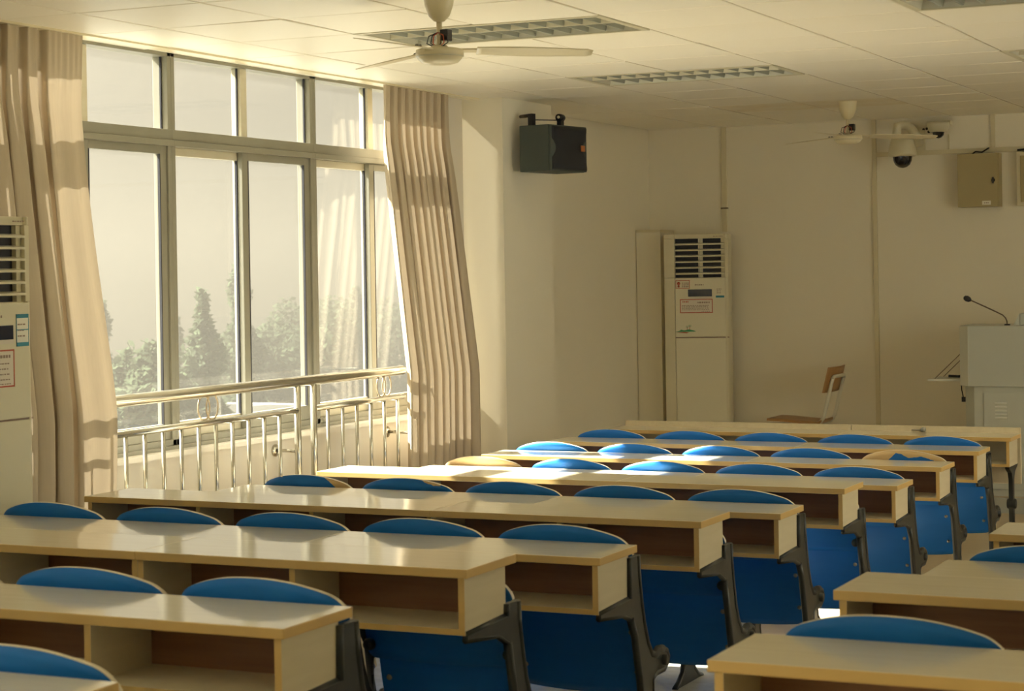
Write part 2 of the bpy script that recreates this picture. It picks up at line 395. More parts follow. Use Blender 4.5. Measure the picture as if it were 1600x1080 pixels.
for i in iX:
    for j in jY:
        if (i, j) in FIX or gy(j+1) < 2.0 or i > 7: continue
        x0, x1 = max(gx(i), WX-.06), min(gx(i+1), RX); y0, y1 = max(gy(j), BY), min(gy(j+1), FY)
        if x1-x0 < .03 or y1-y0 < .03: continue
        v = random.randrange(6)
        if (i, j) in ((0, 8), (1, 8)): v = 6
        place('tile', tile_mesh(x1-x0, y1-y0, v), ceil_o, ((x0+x1)/2, (y0+y1)/2, H))
# plain boards over the part of the ceiling behind the camera
for i in iX:
    x0, x1 = max(gx(i), WX-.06), min(gx(i+1), RX)
    if x1-x0 > .03: MB().box(x0+.004, x1-.004, BY, gy(-7) if i <= 7 else FY, H, H+.011).build('ceiling_board', 'tile', ceil_o)

# recessed louvre lights
def louvre_light(i, j, label):
    x0, y0 = gx(i), gy(j); Lx, Ly = 2*P, P
    t = thing('ceiling_light', label, 'ceiling light', (x0, y0, H), 0, 'recessed louvre lights')
    fr = MB(); b = .035
    fr.box(.003, Lx-.003, .003, b, -.006, .012).box(.003, Lx-.003, Ly-b, Ly-.003, -.006, .012).box(.003, b, b, Ly-b, -.006, .012).box(Lx-b, Lx-.003, b, Ly-b, -.006, .012)
    fr.build('frame', 'fixture', t, bevel=.002)
    h = MB(); z1 = .10
    h.add([(b, b, 0), (Lx-b, b, 0), (Lx-b, Ly-b, 0), (b, Ly-b, 0), (b+.03, b+.03, z1), (Lx-b-.03, b+.03, z1), (Lx-b-.03, Ly-b-.03, z1), (b+.03, Ly-b-.03, z1)],
          [(0, 1, 5, 4), (1, 2, 6, 5), (2, 3, 7, 6), (3, 0, 4, 7), (4, 5, 6, 7)])
    h.build('housing', 'reflector', t, recalc=False)
    sp = MB().prism([(Ly/2-.035, .055), (Ly/2-.006, .002), (Ly/2+.006, .002), (Ly/2+.035, .055)], 'x', b, Lx-b).build('divider', 'fixture', t)
    fin = MB().prism([(-.030, .058), (-.012, .025), (-.004, .003), (.004, .003), (.012, .025), (.030, .058)], 'y', b, Ly-b).mesh('louvre_fin', 'louvre_grey')
    nf = 13
    for k in range(1, nf): place('louvre_fin', fin, t, (b+(Lx-2*b)*k/nf, 0, 0))
    for yy in (.17, Ly-.17): MB().tube([(b+.03, yy, .078), (Lx-b-.03, yy, .078)], .013, 10).build('lamp_tube', 'tube', t)
    for yy in (.17, Ly-.17): pass
    return t
for (i, j), lab in zip(LIGHTS, ['louvred ceiling light behind the near fan', 'louvred ceiling light between the two fans', 'louvred ceiling light cut off by the top edge', 'louvred ceiling light at the right edge of the picture']):
    louvre_light(i, j, lab)

# ------------------------------------------------------------------ desks and chairs
STEP = {3: .0926, 5: .0778, 7: .0812}          # rows whose chairs stand one tier lower
DEEP = .300
def stand_outline(s):
    if s == 0:
        near = [(-.045, -.035), (-.048, -.160), (-.285, -.170), (-.287, -.184), (-.10, -.203), (-.035, -.226)]
    else:
        near = [(-.045, -.035-s), (-.048, -.160), (-.285, -.170), (-.287, -.184), (-.10, -.203), (-.035, -.235)]
    near += [(.0, -.285-s), (.018, -.36-s), (.038, -.43-s), (.052, -.50-s), (.056, -.60-s), (.035, -.70-s), (-.02, -.735-s), (-.06, -.75-s)]
    far = [(.25, -.75-s), (.20, -.735-s), (.155, -.70-s), (.130, -.60-s), (.132, -.50-s), (.135, -.445-s), (.165, -.43-s), (.240, -.430-s), (.268, -.415-s), (.277, -.395-s), (.265, -.376-s),
           (.235, -.364-s), (.200, -.360-s), (.170, -.374-s), (.128, -.362-s), (.095, -.32-s), (.066, -.256-s), (.045, -.178-s), (.031, -.108-s), (.024, -.037-s)]
    return near+far
def stand_mesh(s):
    po = stand_outline(s); m = MB()
    # ear-clipping is left to the n-gon tessellation: the outline is built as a web and raised flanges
    m.prism(po, 'x', -.008, .008)
    far = [p for p in po[-20:]]
    def flange(pts, r): m.tube([(0, a, b) for a, b in pts], r, 8)
    flange(po[-9:], .0135); flange(po[14:19], .0125); flange(po[18:29], .0115); flange(po[5:14], .0125); flange(po[1:6], .009)
    flange([po[0], po[1]], .0135)
    m.lathe([(0, -.02), (.017, -.02), (.017, .02), (0, .02)], (0, .225, -.397-s), 14, 0, 'x')
    return m.mesh('stand', 'iron')
STANDS = {0: stand_mesh(0)}
for k, s in STEP.items(): STANDS[k] = stand_mesh(s)
foot_bolt = MB().lathe([(0, .012), (.010, .012), (.012, 0)], (0, 0, 0), 8).mesh('bolt', 'bolt')
CW = .474
def back_y(x, z): return .088-(z+.235)*.20+.034*(2*x/CW)**2-.030
def back_board(mname='blue'):
    m = MB()
    hw = CW/2; zb, ze, za = -.235, -.003, .050
    def top(x):
        t = min(1, abs(x)/hw); arch = ze+(za-ze)*(1-t**2.2)
        r = .05                                   # rounded shoulder
        d = hw-abs(x)
        if d < r: arch -= (r-sqrt(max(0, r*r-(r-d)**2)))*.75
        return arch
    def bot(x):
        d = hw-abs(x); r = .03
        return zb+(r-sqrt(max(0, r*r-(r-d)**2)) if d < r else 0)
    nu, nv = 48, 12
    def ux(u):
        return -hw*cos(pi*u)                      # denser at the ends
    def fn(u, v):
        x = ux(u); z = bot(x)+(top(x)-bot(x))*v
        return (x, back_y(x, z), z)
    m.sheet(fn, lambda u, v: (0, .013, .001), nu, nv, 0, 1)
    return m.mesh('backrest', [mname, 'ply_edge'])
def seat_board():
    m = MB(); hw = .222
    T, B = Vector((0, .105, -.165)), Vector((0, .205, -.505))
    def fn(u, v):
        x = -hw*cos(pi*u); d = hw-abs(x)
        r = .06; lo = (r-sqrt(max(0, r*r-(r-d)**2)) if d < r else 0)/.354
        r = .02; hi = (r-sqrt(max(0, r*r-(r-d)**2)) if d < r else 0)/.354
        bow = .035*(1-(x/hw)**2)
        v0, v1 = lo, 1-hi+bow*.9
        t = v0+(v1-v0)*v; p = T.lerp(B, t)
        return (x, p.y-.018*sin(pi*min(1, t))+.014*(x/hw)**2, p.z)
    m.sheet(fn, lambda u, v: (0, .014, .003), 32, 14, 0, 1)
    return m.mesh('seat', ['blue', 'ply_edge'])
worn_blue('blue_chip_a', [(-.25, .09), (-.135, .09), (-.125, .051), (-.11, .035), (-.09, .055), (-.07, .09), (.07, .09), (.10, .05), (.15, .0), (.19, -.04), (.25, -.06)], .004)
worn_blue('blue_chip_b', [(-.25, .09), (.0, .09), (.06, .062), (.10, .036), (.14, .02), (.17, .02), (.19, .09), (.25, .09)], .004)
worn_blue('blue_bare', [(-.25, -.15), (-.10, -.05), (-.07, .0), (-.03, .036), (0, .03), (.03, .012), (.10, .02), (.16, .0), (.22, -.05), (.25, -.08)], .005)
worn_blue('blue_thin', [(-.25, .0), (-.18, .03), (-.1, .046), (.0, .052), (.06, .044), (.1, .09), (.25, .09)], .012)
worn_blue('all_bare', [(-.25, -.29), (0, -.29), (.25, -.29)], .002)
BACK = {k: back_board(k) for k in ('all_bare', 'blue', 'blue_chip_a', 'blue_chip_b', 'blue_bare', 'blue_thin')}
SEAT = seat_board()
seat_bolt = MB().lathe([(0, -.006), (.007, -.005), (.009, 0)], (0, 0, 0), 10, 0, 'y').mesh('bolt', 'bolt')
knob = MB().lathe([(0, -.02), (.014, -.02), (.017, -.012), (.017, .0), (.010, .01)], (0, 0, 0), 12, 0, 'y').mesh('mount_knob', 'iron')
pin = MB().tube([(-.245, 0, 0), (.245, 0, 0)], .008, 8).mesh('pivot_rod', 'iron')
armm = MB().prism([(.172, -.30), (.192, -.30), (.236, -.385), (.236, -.412), (.21, -.415)], 'x', -.006, .006).mesh('seat_arm', 'iron')
def chair(loc, label, group, mk='blue'):
    t = thing('folding_chair', label, 'chair', loc, 0, group)
    place('backrest', BACK[mk], t); s = place('seat', SEAT, t)
    for x in (-.195, .195):
        for zz in (-.30, -.435):
            f = (-zz-.165)/.34
            place('bolt', seat_bolt, s, (x, .105+.1*f-.018*sin(pi*f)+.0105, zz))
        place('mount_knob', knob, t, (x*1.12, back_y(x, -.19), -.195))
    place('seat_arm', armm, t, (-.20, 0, 0)); place('seat_arm', armm, t, (.20, 0, 0)); place('pivot_rod', pin, t, (0, .225, -.397))
    return t

def desk_meshes(nseat, extra_l, extra_r):
    """desk section of nseat compartments, local x from -len to 0, far top edge at y=0,z=0"""
    L = nseat*.5+extra_l+extra_r; t = .018
    a, b = -L, 0
    top = MB().box(a, b, -DEEP, 0, -.024, 0, 0)
    top = top.mesh('desktop', ['maple', 'edge_band'], .0025)
    for p in top.polygons:
        if abs(p.normal.z) < .9: p.material_index = 1
    y0, y1 = -DEEP+.010, -.046; z0, z1 = -.172, -.024
    xl, xr = a+(.012 if extra_l else .001), b-(.012 if extra_r else .001)
    def panel(x0, x1, nm):
        me = MB().box(x0, x1, y0, y1, z0, z1).mesh(nm, ['maple_side', 'edge_band'])
        for p in me.polygons:
            if p.normal.y < -.9: p.material_index = 1
        return me
    side = [panel(xl, xl+t, 'side_panel'), panel(xr-t, xr, 'side_panel')]
    div = [panel(-extra_r-.5*k-t/2, -extra_r-.5*k+t/2, 'divider') for k in range(1, nseat)]
    bot = MB().box(xl+t, xr-t, y0+.001, y1, z0, z0+.016).mesh('bottom_board', ['maple_side', 'edge_band'])
    for p in bot.polygons:
        if p.normal.y < -.9: p.material_index = 1
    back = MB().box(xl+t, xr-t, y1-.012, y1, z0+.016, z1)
    return dict(desktop=top, side_panel=side, divider=div, bottom_board=bot, back=back, L=L)
DK = {('L', 3): desk_meshes(3, .0245, 0), ('L', 2): desk_meshes(2, 0, .0255), ('R', 3): desk_meshes(3, .0255, 0)}
for q in DK.values():
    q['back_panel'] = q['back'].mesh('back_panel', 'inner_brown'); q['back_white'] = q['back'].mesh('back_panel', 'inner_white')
def desk(kind, x_right, k, label, group, stands, white=False):
    q = DK[kind]; t = thing('row_desk', label, 'desk', (x_right, k*D, TOPZ[k]), 0, group)
    place('desktop', q['desktop'], t)
    for me in q['side_panel']: place('side_panel', me, t)
    for me in q['divider']: place('divider', me, t)
    place('bottom_board', q['bottom_board'], t); place('back_panel', q['back_white' if white else 'back_panel'], t)
    for x in stands:
        place('stand', STANDS[k if k in STEP else 0], t, (x-x_right, 0, 0))
    return t
ORD = ['', 'first', 'second', 'third', 'fourth', 'fifth', 'sixth', 'seventh', 'eighth', 'ninth', 'tenth', 'eleventh']
SEATORD = ['nearest the aisle', 'second from the aisle', 'third from the aisle', 'second from the window end', 'nearest the window end']
special = {(6, 4): ('blue_chip_a', 'chipped blue'), (6, 3): ('blue_chip_b', 'slightly chipped blue'), (9, 0): ('blue_bare', 'mostly bare plywood'),
           (8, 4): ('all_bare', 'sunlit bare plywood'), (10, 2): ('blue', 'scuffed blue')}
for k in range(1, 11):
    fr = ORD[12-k]
    desk(('L', 3), -1.0255, k, 'three-seat maple desk at the window end of the %s left row from the front' % fr, 'window-side desks', [-1.5255, -2.0255, -2.535])
    desk(('L', 2), 0, k, 'two-seat maple desk at the aisle end of the %s left row from the front' % fr, 'window-side desks', [-.0135, -.5255, -1.0255])
    for s in range(5):
        mk, word = special.get((k, s), ('blue', 'blue'))
        chair((-.0255-.25-.5*s, k*D, TOPZ[k]-STEP.get(k, 0)), '%s folding chair %s, %s left row from the front' % (word, SEATORD[s], fr), 'blue chairs of the window-side rows', mk)
# front row desk without chairs: a lip along its front edge and T-shaped legs
tleg = MB()
tleg.prism([(-.27, -.172), (-.02, -.172), (-.02, -.186), (-.10, -.215), (-.125, -.26), (-.125, -.70), (-.06, -.735), (-.02, -.75), (-.28, -.75), (-.24, -.735), (-.175, -.70), (-.175, -.26), (-.20, -.215), (-.27, -.186)], 'x', -.013, .013)
tleg.lathe([(0, -.026), (.028, -.026), (.032, -.01), (.032, .01), (.028, .026), (0, .026)], (0, -.15, -.40), 14, 0, 'x')
STANDS['T'] = tleg.mesh('leg', 'iron', .004)
for kind, xr, xs, lab in ((('L', 3), -1.0255, (-1.60, -2.50), 'three-seat front-row maple desk with raised lip, window end'), (('L', 2), 0, (-.03, -1.0), 'two-seat front-row maple desk with raised lip, aisle end')):
    t = desk(kind, xr, 11, lab, 'window-side desks', [], True); L = DK[kind]['L']
    for x in xs: place('leg', STANDS['T'], t, (x-xr, 0, 0))
    lip = MB().box(-L+(.03 if kind[1] == 3 else .001), -.001, -.002, .018, -.30, .034).build('raised_lip', 'maple_side', t, bevel=.004)
    if kind[1] == 2: MB().lathe([(0, -.02), (.012, -.02), (.016, -.012), (.016, 0)], (-.58, -.002, .012), 12, 0, 'y').tube([(-.65, -.01, .010), (-.58, -.012, .010)], .003, 6).build('coat_hook', 'bolt', lip)
# right-hand block
XR0 = .96; NEARORD = {2: 'nearest', 3: 'second nearest', 4: 'third nearest', 5: 'farthest'}
for k in (2, 3, 4, 5):
    desk(('R', 3), XR0+1.5+.0255, k, 'three-seat maple desk, %s row on the right of the aisle' % NEARORD[k], 'desks right of the aisle', [XR0+.0135, XR0+.5255, XR0+1.0255])
    for s in range(3):
        chair((XR0+.0255+.25+.5*s, k*D, TOPZ[k]-STEP.get(k, 0)), 'blue folding chair %s from the aisle in the %s right-hand row' % (ORD[s+1], NEARORD[k]), 'blue chairs right of the aisle')

# ------------------------------------------------------------------ railing under the window
XRAIL = -3.38
rail = thing('safety_railing', 'polished steel safety railing across the windows above the low wall', 'railing', (XRAIL, 0, 0))
MB().tube([(0, 2.2, 1.178), (0, 8.28, 1.178), (0, 8.335, 1.178)], [.029, .029, .010], 16).tube([(0, 8.335, 1.178), (-.02, 8.40, 1.178), (-.14, 8.44, 1.178)], .009, 8).build('handrail', 'steel', rail)
secs = [(2.2, 3.4), (3.57, 5.24), (5.41, 7.08), (7.25, 8.30)]
for a, b in secs:
    MB().tube([(0, a, 1.02), (0, b, 1.02)], .0165, 12).build('lower_rail', 'steel', rail)
bal = MB().tube([(0, 0, .42), (0, 0, 1.01)], .0105, 10).mesh('baluster', 'steel')
for y in [5.524+.1523*i for i in range(-1, 10)]+[7.403+.1632*i for i in range(6)]+[3.72+.152*i for i in range(10)]:
    place('baluster', bal, rail, (0, y, 0))
post = MB().tube([(0, 0, .40), (0, 0, 1.165)], .019, 14).mesh('post', 'steel')
for y in (7.08, 7.25, 5.24, 5.41, 3.4, 3.57): place('post', post, rail, (0, y, 0))
MB().tube([(0, 2.2, .42), (0, 8.3, .42)], .0165, 12).build('lower_rail', 'steel', rail)
ring = MB().tube([(0, .052*cos(2*pi*k/28), .063*sin(2*pi*k/28)) for k in range(28)], .0045, 8, closed=True).mesh('ring', 'steel_ring')
for y in (6.18, 6.255, 8.022, 8.09, 4.30, 4.37): place('ring', ring, rail, (0, y, 1.098))
for y in (6.93, 4.6, 8.2):
    MB().tube([(0, y+.15, .80), (-.15, y+.15, .80)], .009, 8).lathe([(0, -.15), (.034, -.15), (.034, -.142), (.012, -.135)], (0, y+.15, .80), 16, 0, 'x').build('wall_bracket', 'steel', rail)
for y in (7.165, 5.325, 3.485):
    MB().tube([(0, y, .42), (0, y, .1)], .02, 10).build('foot_post', 'steel', rail)

# ------------------------------------------------------------------ curtains
def smooth(a, b, t):
    t = max(0, min(1, (t-a)/(b-a))); return t*t*(3-2*t)
def curtain(name, y0t, y1t, y0b, y1b, folds, label, loose=None, seed=1, zb=.30, dense=(1.4, 3.0)):
    r = random.Random(seed); zt = H-.012
    ph = [r.uniform(-.30, .30) for _ in range(folds+2)]; am = [r.uniform(.55, 1.3) for _ in range(folds+2)]; kk = [r.uniform(*dense) for _ in range(folds+2)]
    nu = folds*22; nv = 44; pt = (y1t-y0t)/folds
    def fn(u, v):
        z = zt+(zb-zt)*v
        s = u*folds; i = min(int(s), folds); fr = smooth(0, 1, s-i)
        p = ph[i]*(1-fr)+ph[i+1]*fr; a = am[i]*(1-fr)+am[i+1]*fr; k = kk[i]*(1-fr)+kk[i+1]*fr
        lean = max(0, min(1, (2.55-z)/1.4))
        xc = -3.452+.165*lean
        body = smooth(0, .22, v); lo = smooth(loose[0], loose[1], u) if loose else 0
        amp = (.026+.024*body)*a*(1-.85*lo)
        ff = 2*pi*(s+p*.5*v)
        x = xc+amp*sin(ff)+.010*a*body*sin(2*ff+1.3+2*v)*(1-lo)
        if v < .11: x += .012*sin(ff*3)*(1-v/.11)*(1-.6*lo)       # pinched heading
        if lo: x += lo*(.018*sin(v*7+u*9)+.015*sin(3.1*v))
        over = k*(.35+.65*body)*(1-lo)                             # folds double back on themselves
        uu = u+(p*.35*v*body*(1-lo))/folds
        ya = y0t+(y1t-y0t)*uu; yb = y0b+(y1b-y0b)*uu
        y = ya+(yb-ya)*v-pt*over*sin(2*ff)/(4*pi)
        e = min(u, 1-u)*folds
        return (x, y, z)
    m = MB().grid(fn, nu, nv, 0, True)
    o = tag(m.build(name, 'curtain', recalc=False), label, 'curtain')
    return o
curtain('curtain', 8.24, 9.09, 8.19, 9.07, 9, 'beige curtain gathered beside the pillar at the far end of the windows', None, 5)
curtain('curtain', 2.45, 5.33, 2.40, 5.29, 21, 'beige curtain drawn over the near windows behind the tall air conditioner', (.895, .925), 11, dense=(2.4, 4.0))
trk = tag(MB().box(-3.50, -3.42, 2.0, 9.48, H-.012, H-.001).build('curtain_track', 'fan_white'), 'thin white curtain track under the ceiling along the windows', 'curtain track')

# ------------------------------------------------------------------ air conditioners (front faces -y locally, x centred)
def lines(m, x0, x1, z0, z1, nrow, y, rnd, h=.0035, mi=0):
    for i in range(nrow):
        z = z1-(i+.5)*(z1-z0)/nrow; x = x0
        while x < x1-.004:
            w_ = rnd.uniform(.005, .016); m.box(x, min(x+w_, x1), y-.0006, y, z-h, z+h, mi); x += w_+rnd.uniform(.003, .007)
def air_conditioner(loc, rz, label, near):
    t = thing('air_conditioner', label, 'air conditioner', loc, rz, 'floor-standing air conditioners')
    W, Dp, Hh = .51, .27, 1.93; hw = W/2
    po = [(-hw, .0), (-hw, .03), (-hw, Dp), (hw, Dp), (hw, .03), (hw-.006, .008), (hw-.016, 0), (hw-.028, 0), (hw-.028, .02), (-hw+.085, .02), (-hw+.085, 0)]
    # body with a hollow grille chamber at the top
    b = MB(); gz0, gz1 = 1.585, 1.895
    b.prism(po, 'z', 0, gz0).prism(po, 'z', gz1, Hh)
    b.box(-hw, -hw+.085, 0, Dp, gz0, gz1).box(hw-.028, hw, .01, Dp, gz0, gz1).box(-hw+.085, hw-.028, Dp-.03, Dp, gz0, gz1)
    b.build('body', 'ac_body', t, bevel=.004)
    gx0, gx1 = -hw+.087, hw-.030
    MB().box(gx0, gx1-.028, .052, .15, gz0, gz1).build('coil', 'dark', t)
    MB().box(gx1-.028, gx1, .03, .15, gz0, gz1).build('grille_cheek', 'ac_body', t)
    sl_ = MB().prism([(.0, -.0045), (.0, .0045), (.034, .012), (.034, .007)], 'x', gx0, gx1).mesh('slat', 'ac_panel')
    for k in range(6): place('slat', sl_, t, (0, .004, gz0+.03+k*(gz1-gz0-.03)/6))
    vx = (gx0+gx1)/2
    MB().prism([(vx-.002, .036), (vx+.004, .036), (vx+.022, .052), (vx+.012, .052)], 'z', gz0, gz1).box(vx-.012, vx-.004, .03, .036, gz0, gz1).build('deflector', 'ac_panel', t)
    MB().box(gx0, gx1+.004, -.006, .02, 1.115, gz0-.004).build('upper_panel', 'ac_panel', t, bevel=.004)
    MB().box(gx0, gx1+.004, -.004, .02, .06, 1.107).build('lower_panel', 'ac_panel', t, bevel=.004)
    MB().box(-hw, hw, .003, .02, 1.107, 1.115).build('seam', 'print', t)
    y = -.0065; rnd = random.Random(3)
    d0 = -.06
    MB().box(-.065, .125, y-.003, y, 1.435, 1.492).build('display', 'display', t, bevel=.002)
    MB().box(-.065, .125, y-.0024, y, 1.418, 1.434).build('display_strip', 'sticker', t)
    # red-bordered notice
    nx0, nx1, nz0, nz1 = ((-.13, .13, 1.305, 1.415) if not near else (-.13, .13, 1.245, 1.395))
    no = MB().box(nx0, nx1, y-.001, y, nz0, nz1, 0)
    no.box(nx0, nx1, y-.0018, y, nz1-.006, nz1, 1).box(nx0, nx1, y-.0018, y, nz0, nz0+.006, 1).box(nx0, nx0+.006, y-.0018, y, nz0, nz1, 1).box(nx1-.006, nx1, y-.0018, y, nz0, nz1, 1)
    lines(no, nx0+.02, nx0+.07, nz1-.028, nz1-.014, 1, y-.0012, rnd, .005, 1); lines(no, nx0+.14, nx1-.025, nz1-.040, nz1-.014, 1, y-.0012, rnd, .006, 2)
    lines(no, nx0+.015, nx1-.03, nz0+.02, nz1-.045, 4, y-.0012, rnd, .0025, 2); lines(no, nx1-.09, nx1-.02, nz0+.008, nz0+.018, 1, y-.0012, rnd, .002, 2)
    tag(no.build('notice', ['sticker', 'red', 'print'], t), 'red-bordered printed notice')
    # small red logo sticker, maker line, energy label, palm sticker
    lg = MB(); lx0, lx1, lz0, lz1 = -.163, -.05, 1.50, 1.565
    if not near:
        for a in ((lx0, lx1, lz1-.004, lz1), (lx0, lx1, lz0, lz0+.004), (lx0, lx0+.004, lz0, lz1), (lx1-.004, lx1, lz0, lz1)): lg.box(a[0], a[1], y-.001, y, a[2], a[3])
        lg.lathe([(0, -.0012), (.013, -.0012), (.013, 0)], (lx0+.024, y, lz0+.04), 14, 0, 'y').lathe([(0, -.0012), (.009, -.0012), (.009, 0)], (lx0+.024, y, lz0+.018), 12, 0, 'y')
        lines(lg, lx0+.05, lx1-.008, lz0+.008, lz1-.015, 3, y, rnd, .004, 1)
        lg.build('logo_sticker', ['red', 'print'], t)
    br = MB(); lines(br, -.01, .06, 1.522, 1.534, 1, y, rnd, .005); br.build('maker_mark', 'print', t)
    br = MB(); lines(br, .14, .215, 1.906, 1.914, 1, -.0002, rnd, .003); br.build('maker_mark', 'print', t)
    el = MB(); ex0, ex1 = (.155, .222) if not near else (.145, .222); ez0, ez1 = (1.425, 1.53) if not near else (1.405, 1.535)
    el.box(ex0, ex1, y-.001, y, ez0, ez1, 0).box(ex0, ex1, y-.0016, y, ez0, ez0+.016, 1)
    if near: el.box(ex0, ex1, y-.0016, y, ez1-.016, ez1, 1).box(ex0, ex1, y-.0016, y, (ez0+ez1)/2, (ez0+ez1)/2+.004, 1).box(ex0, ex0+.003, y-.0016, y, ez0, ez1, 1).box(ex1-.003, ex1, y-.0016, y, ez0, ez1, 1)
    lines(el, ex0+.008, ex1-.02, ez0+.03, ez1-.03, 3, y-.001, rnd, .003, 2)
    el.build('energy_label', ['sticker_white' if near else 'ac_panel', 'cyan', 'print'], t)
    if not near:
        pa = MB()
        pa.prism([(-.175, 1.155), (-.14, 1.163), (-.125, 1.174), (-.10, 1.168), (-.06, 1.176), (-.02, 1.166), (-.005, 1.158)], 'y', y-.001, y, 0)
        for px, pz in ((-.075, 1.196), (-.055, 1.203)):
            pa.prism([(px-.003, 1.172), (px+.001, 1.172), (px+.002, pz), (px-.001, pz)], 'y', y-.001, y, 1)
            for a in range(6):
                an = a*pi/3; pa.prism([(px, pz), (px+.012*cos(an-.3), pz+.009*sin(an-.3)), (px+.014*cos(an), pz+.010*sin(an))], 'y', y-.0012, y, 0)
        pa.prism([(-.165, 1.151), (-.08, 1.145), (-.06, 1.152), (-.1, 1.156)], 'y', y-.0011, y, 1)
        tag(pa.build('palm_sticker', ['green', 'red'], t), 'green palm island sticker')
    MB().box(-hw+.02, hw-.02, .02, Dp-.02, -.001, .06).build('plinth', 'dark', t)
    return t
air_conditioner((-3.075, 12.64, .1), radians(13), 'tall cream air conditioner in the far corner with red-bordered notice', False)
air_conditioner((-2.94, 4.31-.26, .085), pi/2, 'tall cream air conditioner cut off by the left edge beside the curtain', True)
pc = thing('pipe_cover', 'pale boxed pipe cover between the far air conditioner and the wall corner', 'pipe cover', (-3.52, 12.86, .1))
MB().box(-.095, .115, -.13, .18, 0, 1.955).build('casing', 'wall', pc, bevel=.004); MB().box(-.098, .118, -.134, .18, 1.955, 1.975).build('cap', 'conduit', pc, bevel=.003)

# ------------------------------------------------------------------ loudspeaker
a = radians(10); sp = thing('loudspeaker', 'black loudspeaker hung from the pillar on a bracket', 'loudspeaker', (-3.20, 9.62, 2.41), 0)
n2 = Vector((cos(a), -sin(a), 0)); w2 = Vector((sin(a), cos(a), 0)); up = Vector((0, 0, 1))
def spx(d_, w_, z): return tuple(n2*d_+w2*w_+up*z)
b = MB(); b.obox(n2*.115+w2*.215+up*.152, n2, w2, up, .115, .215, .152); b.build('cabinet', 'speaker_box', sp, bevel=.006)
b = MB(); b.obox(n2*.24+w2*.215+up*.152, n2, w2, up, .009, .213, .15); b.build('front_frame', 'speaker_box', sp, bevel=.006)
b = MB()
def gfn(u, v):
    return spx(.250+.014*sin(pi*u)+.010*cos(2*pi*v)*.6, .012+.406*u, .012+.28*v)
b.sheet(gfn, lambda u, v: tuple(-n2*.012), 16, 12, 0, 0); b.build('grille', 'speaker_grille', sp)
b = MB(); b.obox(n2*.272+w2*.345+up*.155, n2, w2, up, .004, .022, .020); b.build('badge', 'orange', sp, bevel=.003)
b = MB(); b.obox(n2*.05+w2*.075+up*.345, n2, w2, up, .018, .018, .04); b.tube([spx(.05, .075, .375), spx(-.07, .12, .375)], .012, 8).build('wall_arm', 'black', sp)
b = MB(); b.tube([spx(.05, .09, .345), spx(.16, .25, .345)], .004, 6); b.build('rod', 'black', sp)
b = MB(); b.obox(n2*.16+w2*.25+up*.328, n2, w2, up, .016, .018, .026); b.lathe([(0, -.03), (.024, -.03), (.024, .03), (0, .03)], spx(.16, .25, .362), 14, 0, 'y').build('swivel', 'black', sp)
MB().lathe([(0, -.034), (.010, -.033), (.010, -.028)], spx(.16, .25, .364), 10, 0, 'y').build('swivel_bolt', 'sticker_white', sp)

# ------------------------------------------------------------------ ceiling fans
def fan(x, y, th, label):
    t = thing('ceiling_fan', label, 'ceiling fan', (x, y, H), 0, 'ceiling fans')
    MB().lathe([(.012, -.128), (.022, -.125), (.042, -.105), (.058, -.06), (.064, -.008), (.066, -.0005), (0, -.0005)], n=28).build('canopy', 'fan_white', t)
    MB().tube([(0, 0, -.12), (0, 0, -.235)], .0115, 12).build('rod', 'fan_white', t)
    b = MB().box(.012, .048, -.02, .02, -.205, -.160); b.build('capacitor', 'black', t, bevel=.003)
    for i, (dx, c_) in enumerate(((.03, 'red'), (-.02, 'black'), (.045, 'black'), (-.035, 'black'), (.018, 'iron_brown'), (-.012, 'red'))):
        MB().tube([(0, -.01, -.17), (dx, -.025, -.185), (dx*1.2, -.03, -.215), (dx*.5, -.02, -.228)], .0025, 6).build('wire', c_, t)
    MB().lathe([(0, -.222), (.030, -.222), (.038, -.232), (.080, -.236), (.096, -.240), (.098, -.262), (.091, -.268), (.091, -.274), (.074, -.292), (.042, -.300), (0, -.302)], n=36).build('motor', 'fan_white', t)
    MB().lathe([(.0915, -.263), (.0975, -.2645), (.0975, -.268), (.0915, -.270)], n=36).build('trim_ring', 'fixture', t)
    for k in range(3):
        an = th+k*2*pi/3; ca, sa = cos(an), sin(an)
        R = lambda r, s_, z: (r*ca-s_*sa, r*sa+s_*ca, z)
        b = MB()
        def bf(u, v):
            r = .15+.47*u; wd = .052+.014*sin(pi*min(1, u*1.15))
            if u > .96: wd *= 1-.35*(u-.96)/.04
            s_ = (v-.5)*2*wd
            return R(r, s_, -.246-s_*.16-.012*u)
        b.sheet(bf, lambda u, v: (0, 0, .003), 20, 6, 0, 0); bl = b.build('blade', 'fan_white', t)
        b = MB(); b.obox(R(.135, 0, -.243), (ca, sa, 0), (-sa, ca, -.16), (0, 0, 1), .05, .022, .003); br = b.build('blade_iron', 'fan_white', t)
        for q in (.165, .19): MB().lathe([(0, .008), (.006, .007), (.008, 0)], R(q, .0, -.241), 8).build('bolt', 'bolt', br)
    return t
fan(-1.385, 4.95, YAW+radians(4), 'cream ceiling fan near the top of the picture')
fan(-1.434, 11.22, YAW+radians(3), 'cream ceiling fan in front of the far wall cameras')

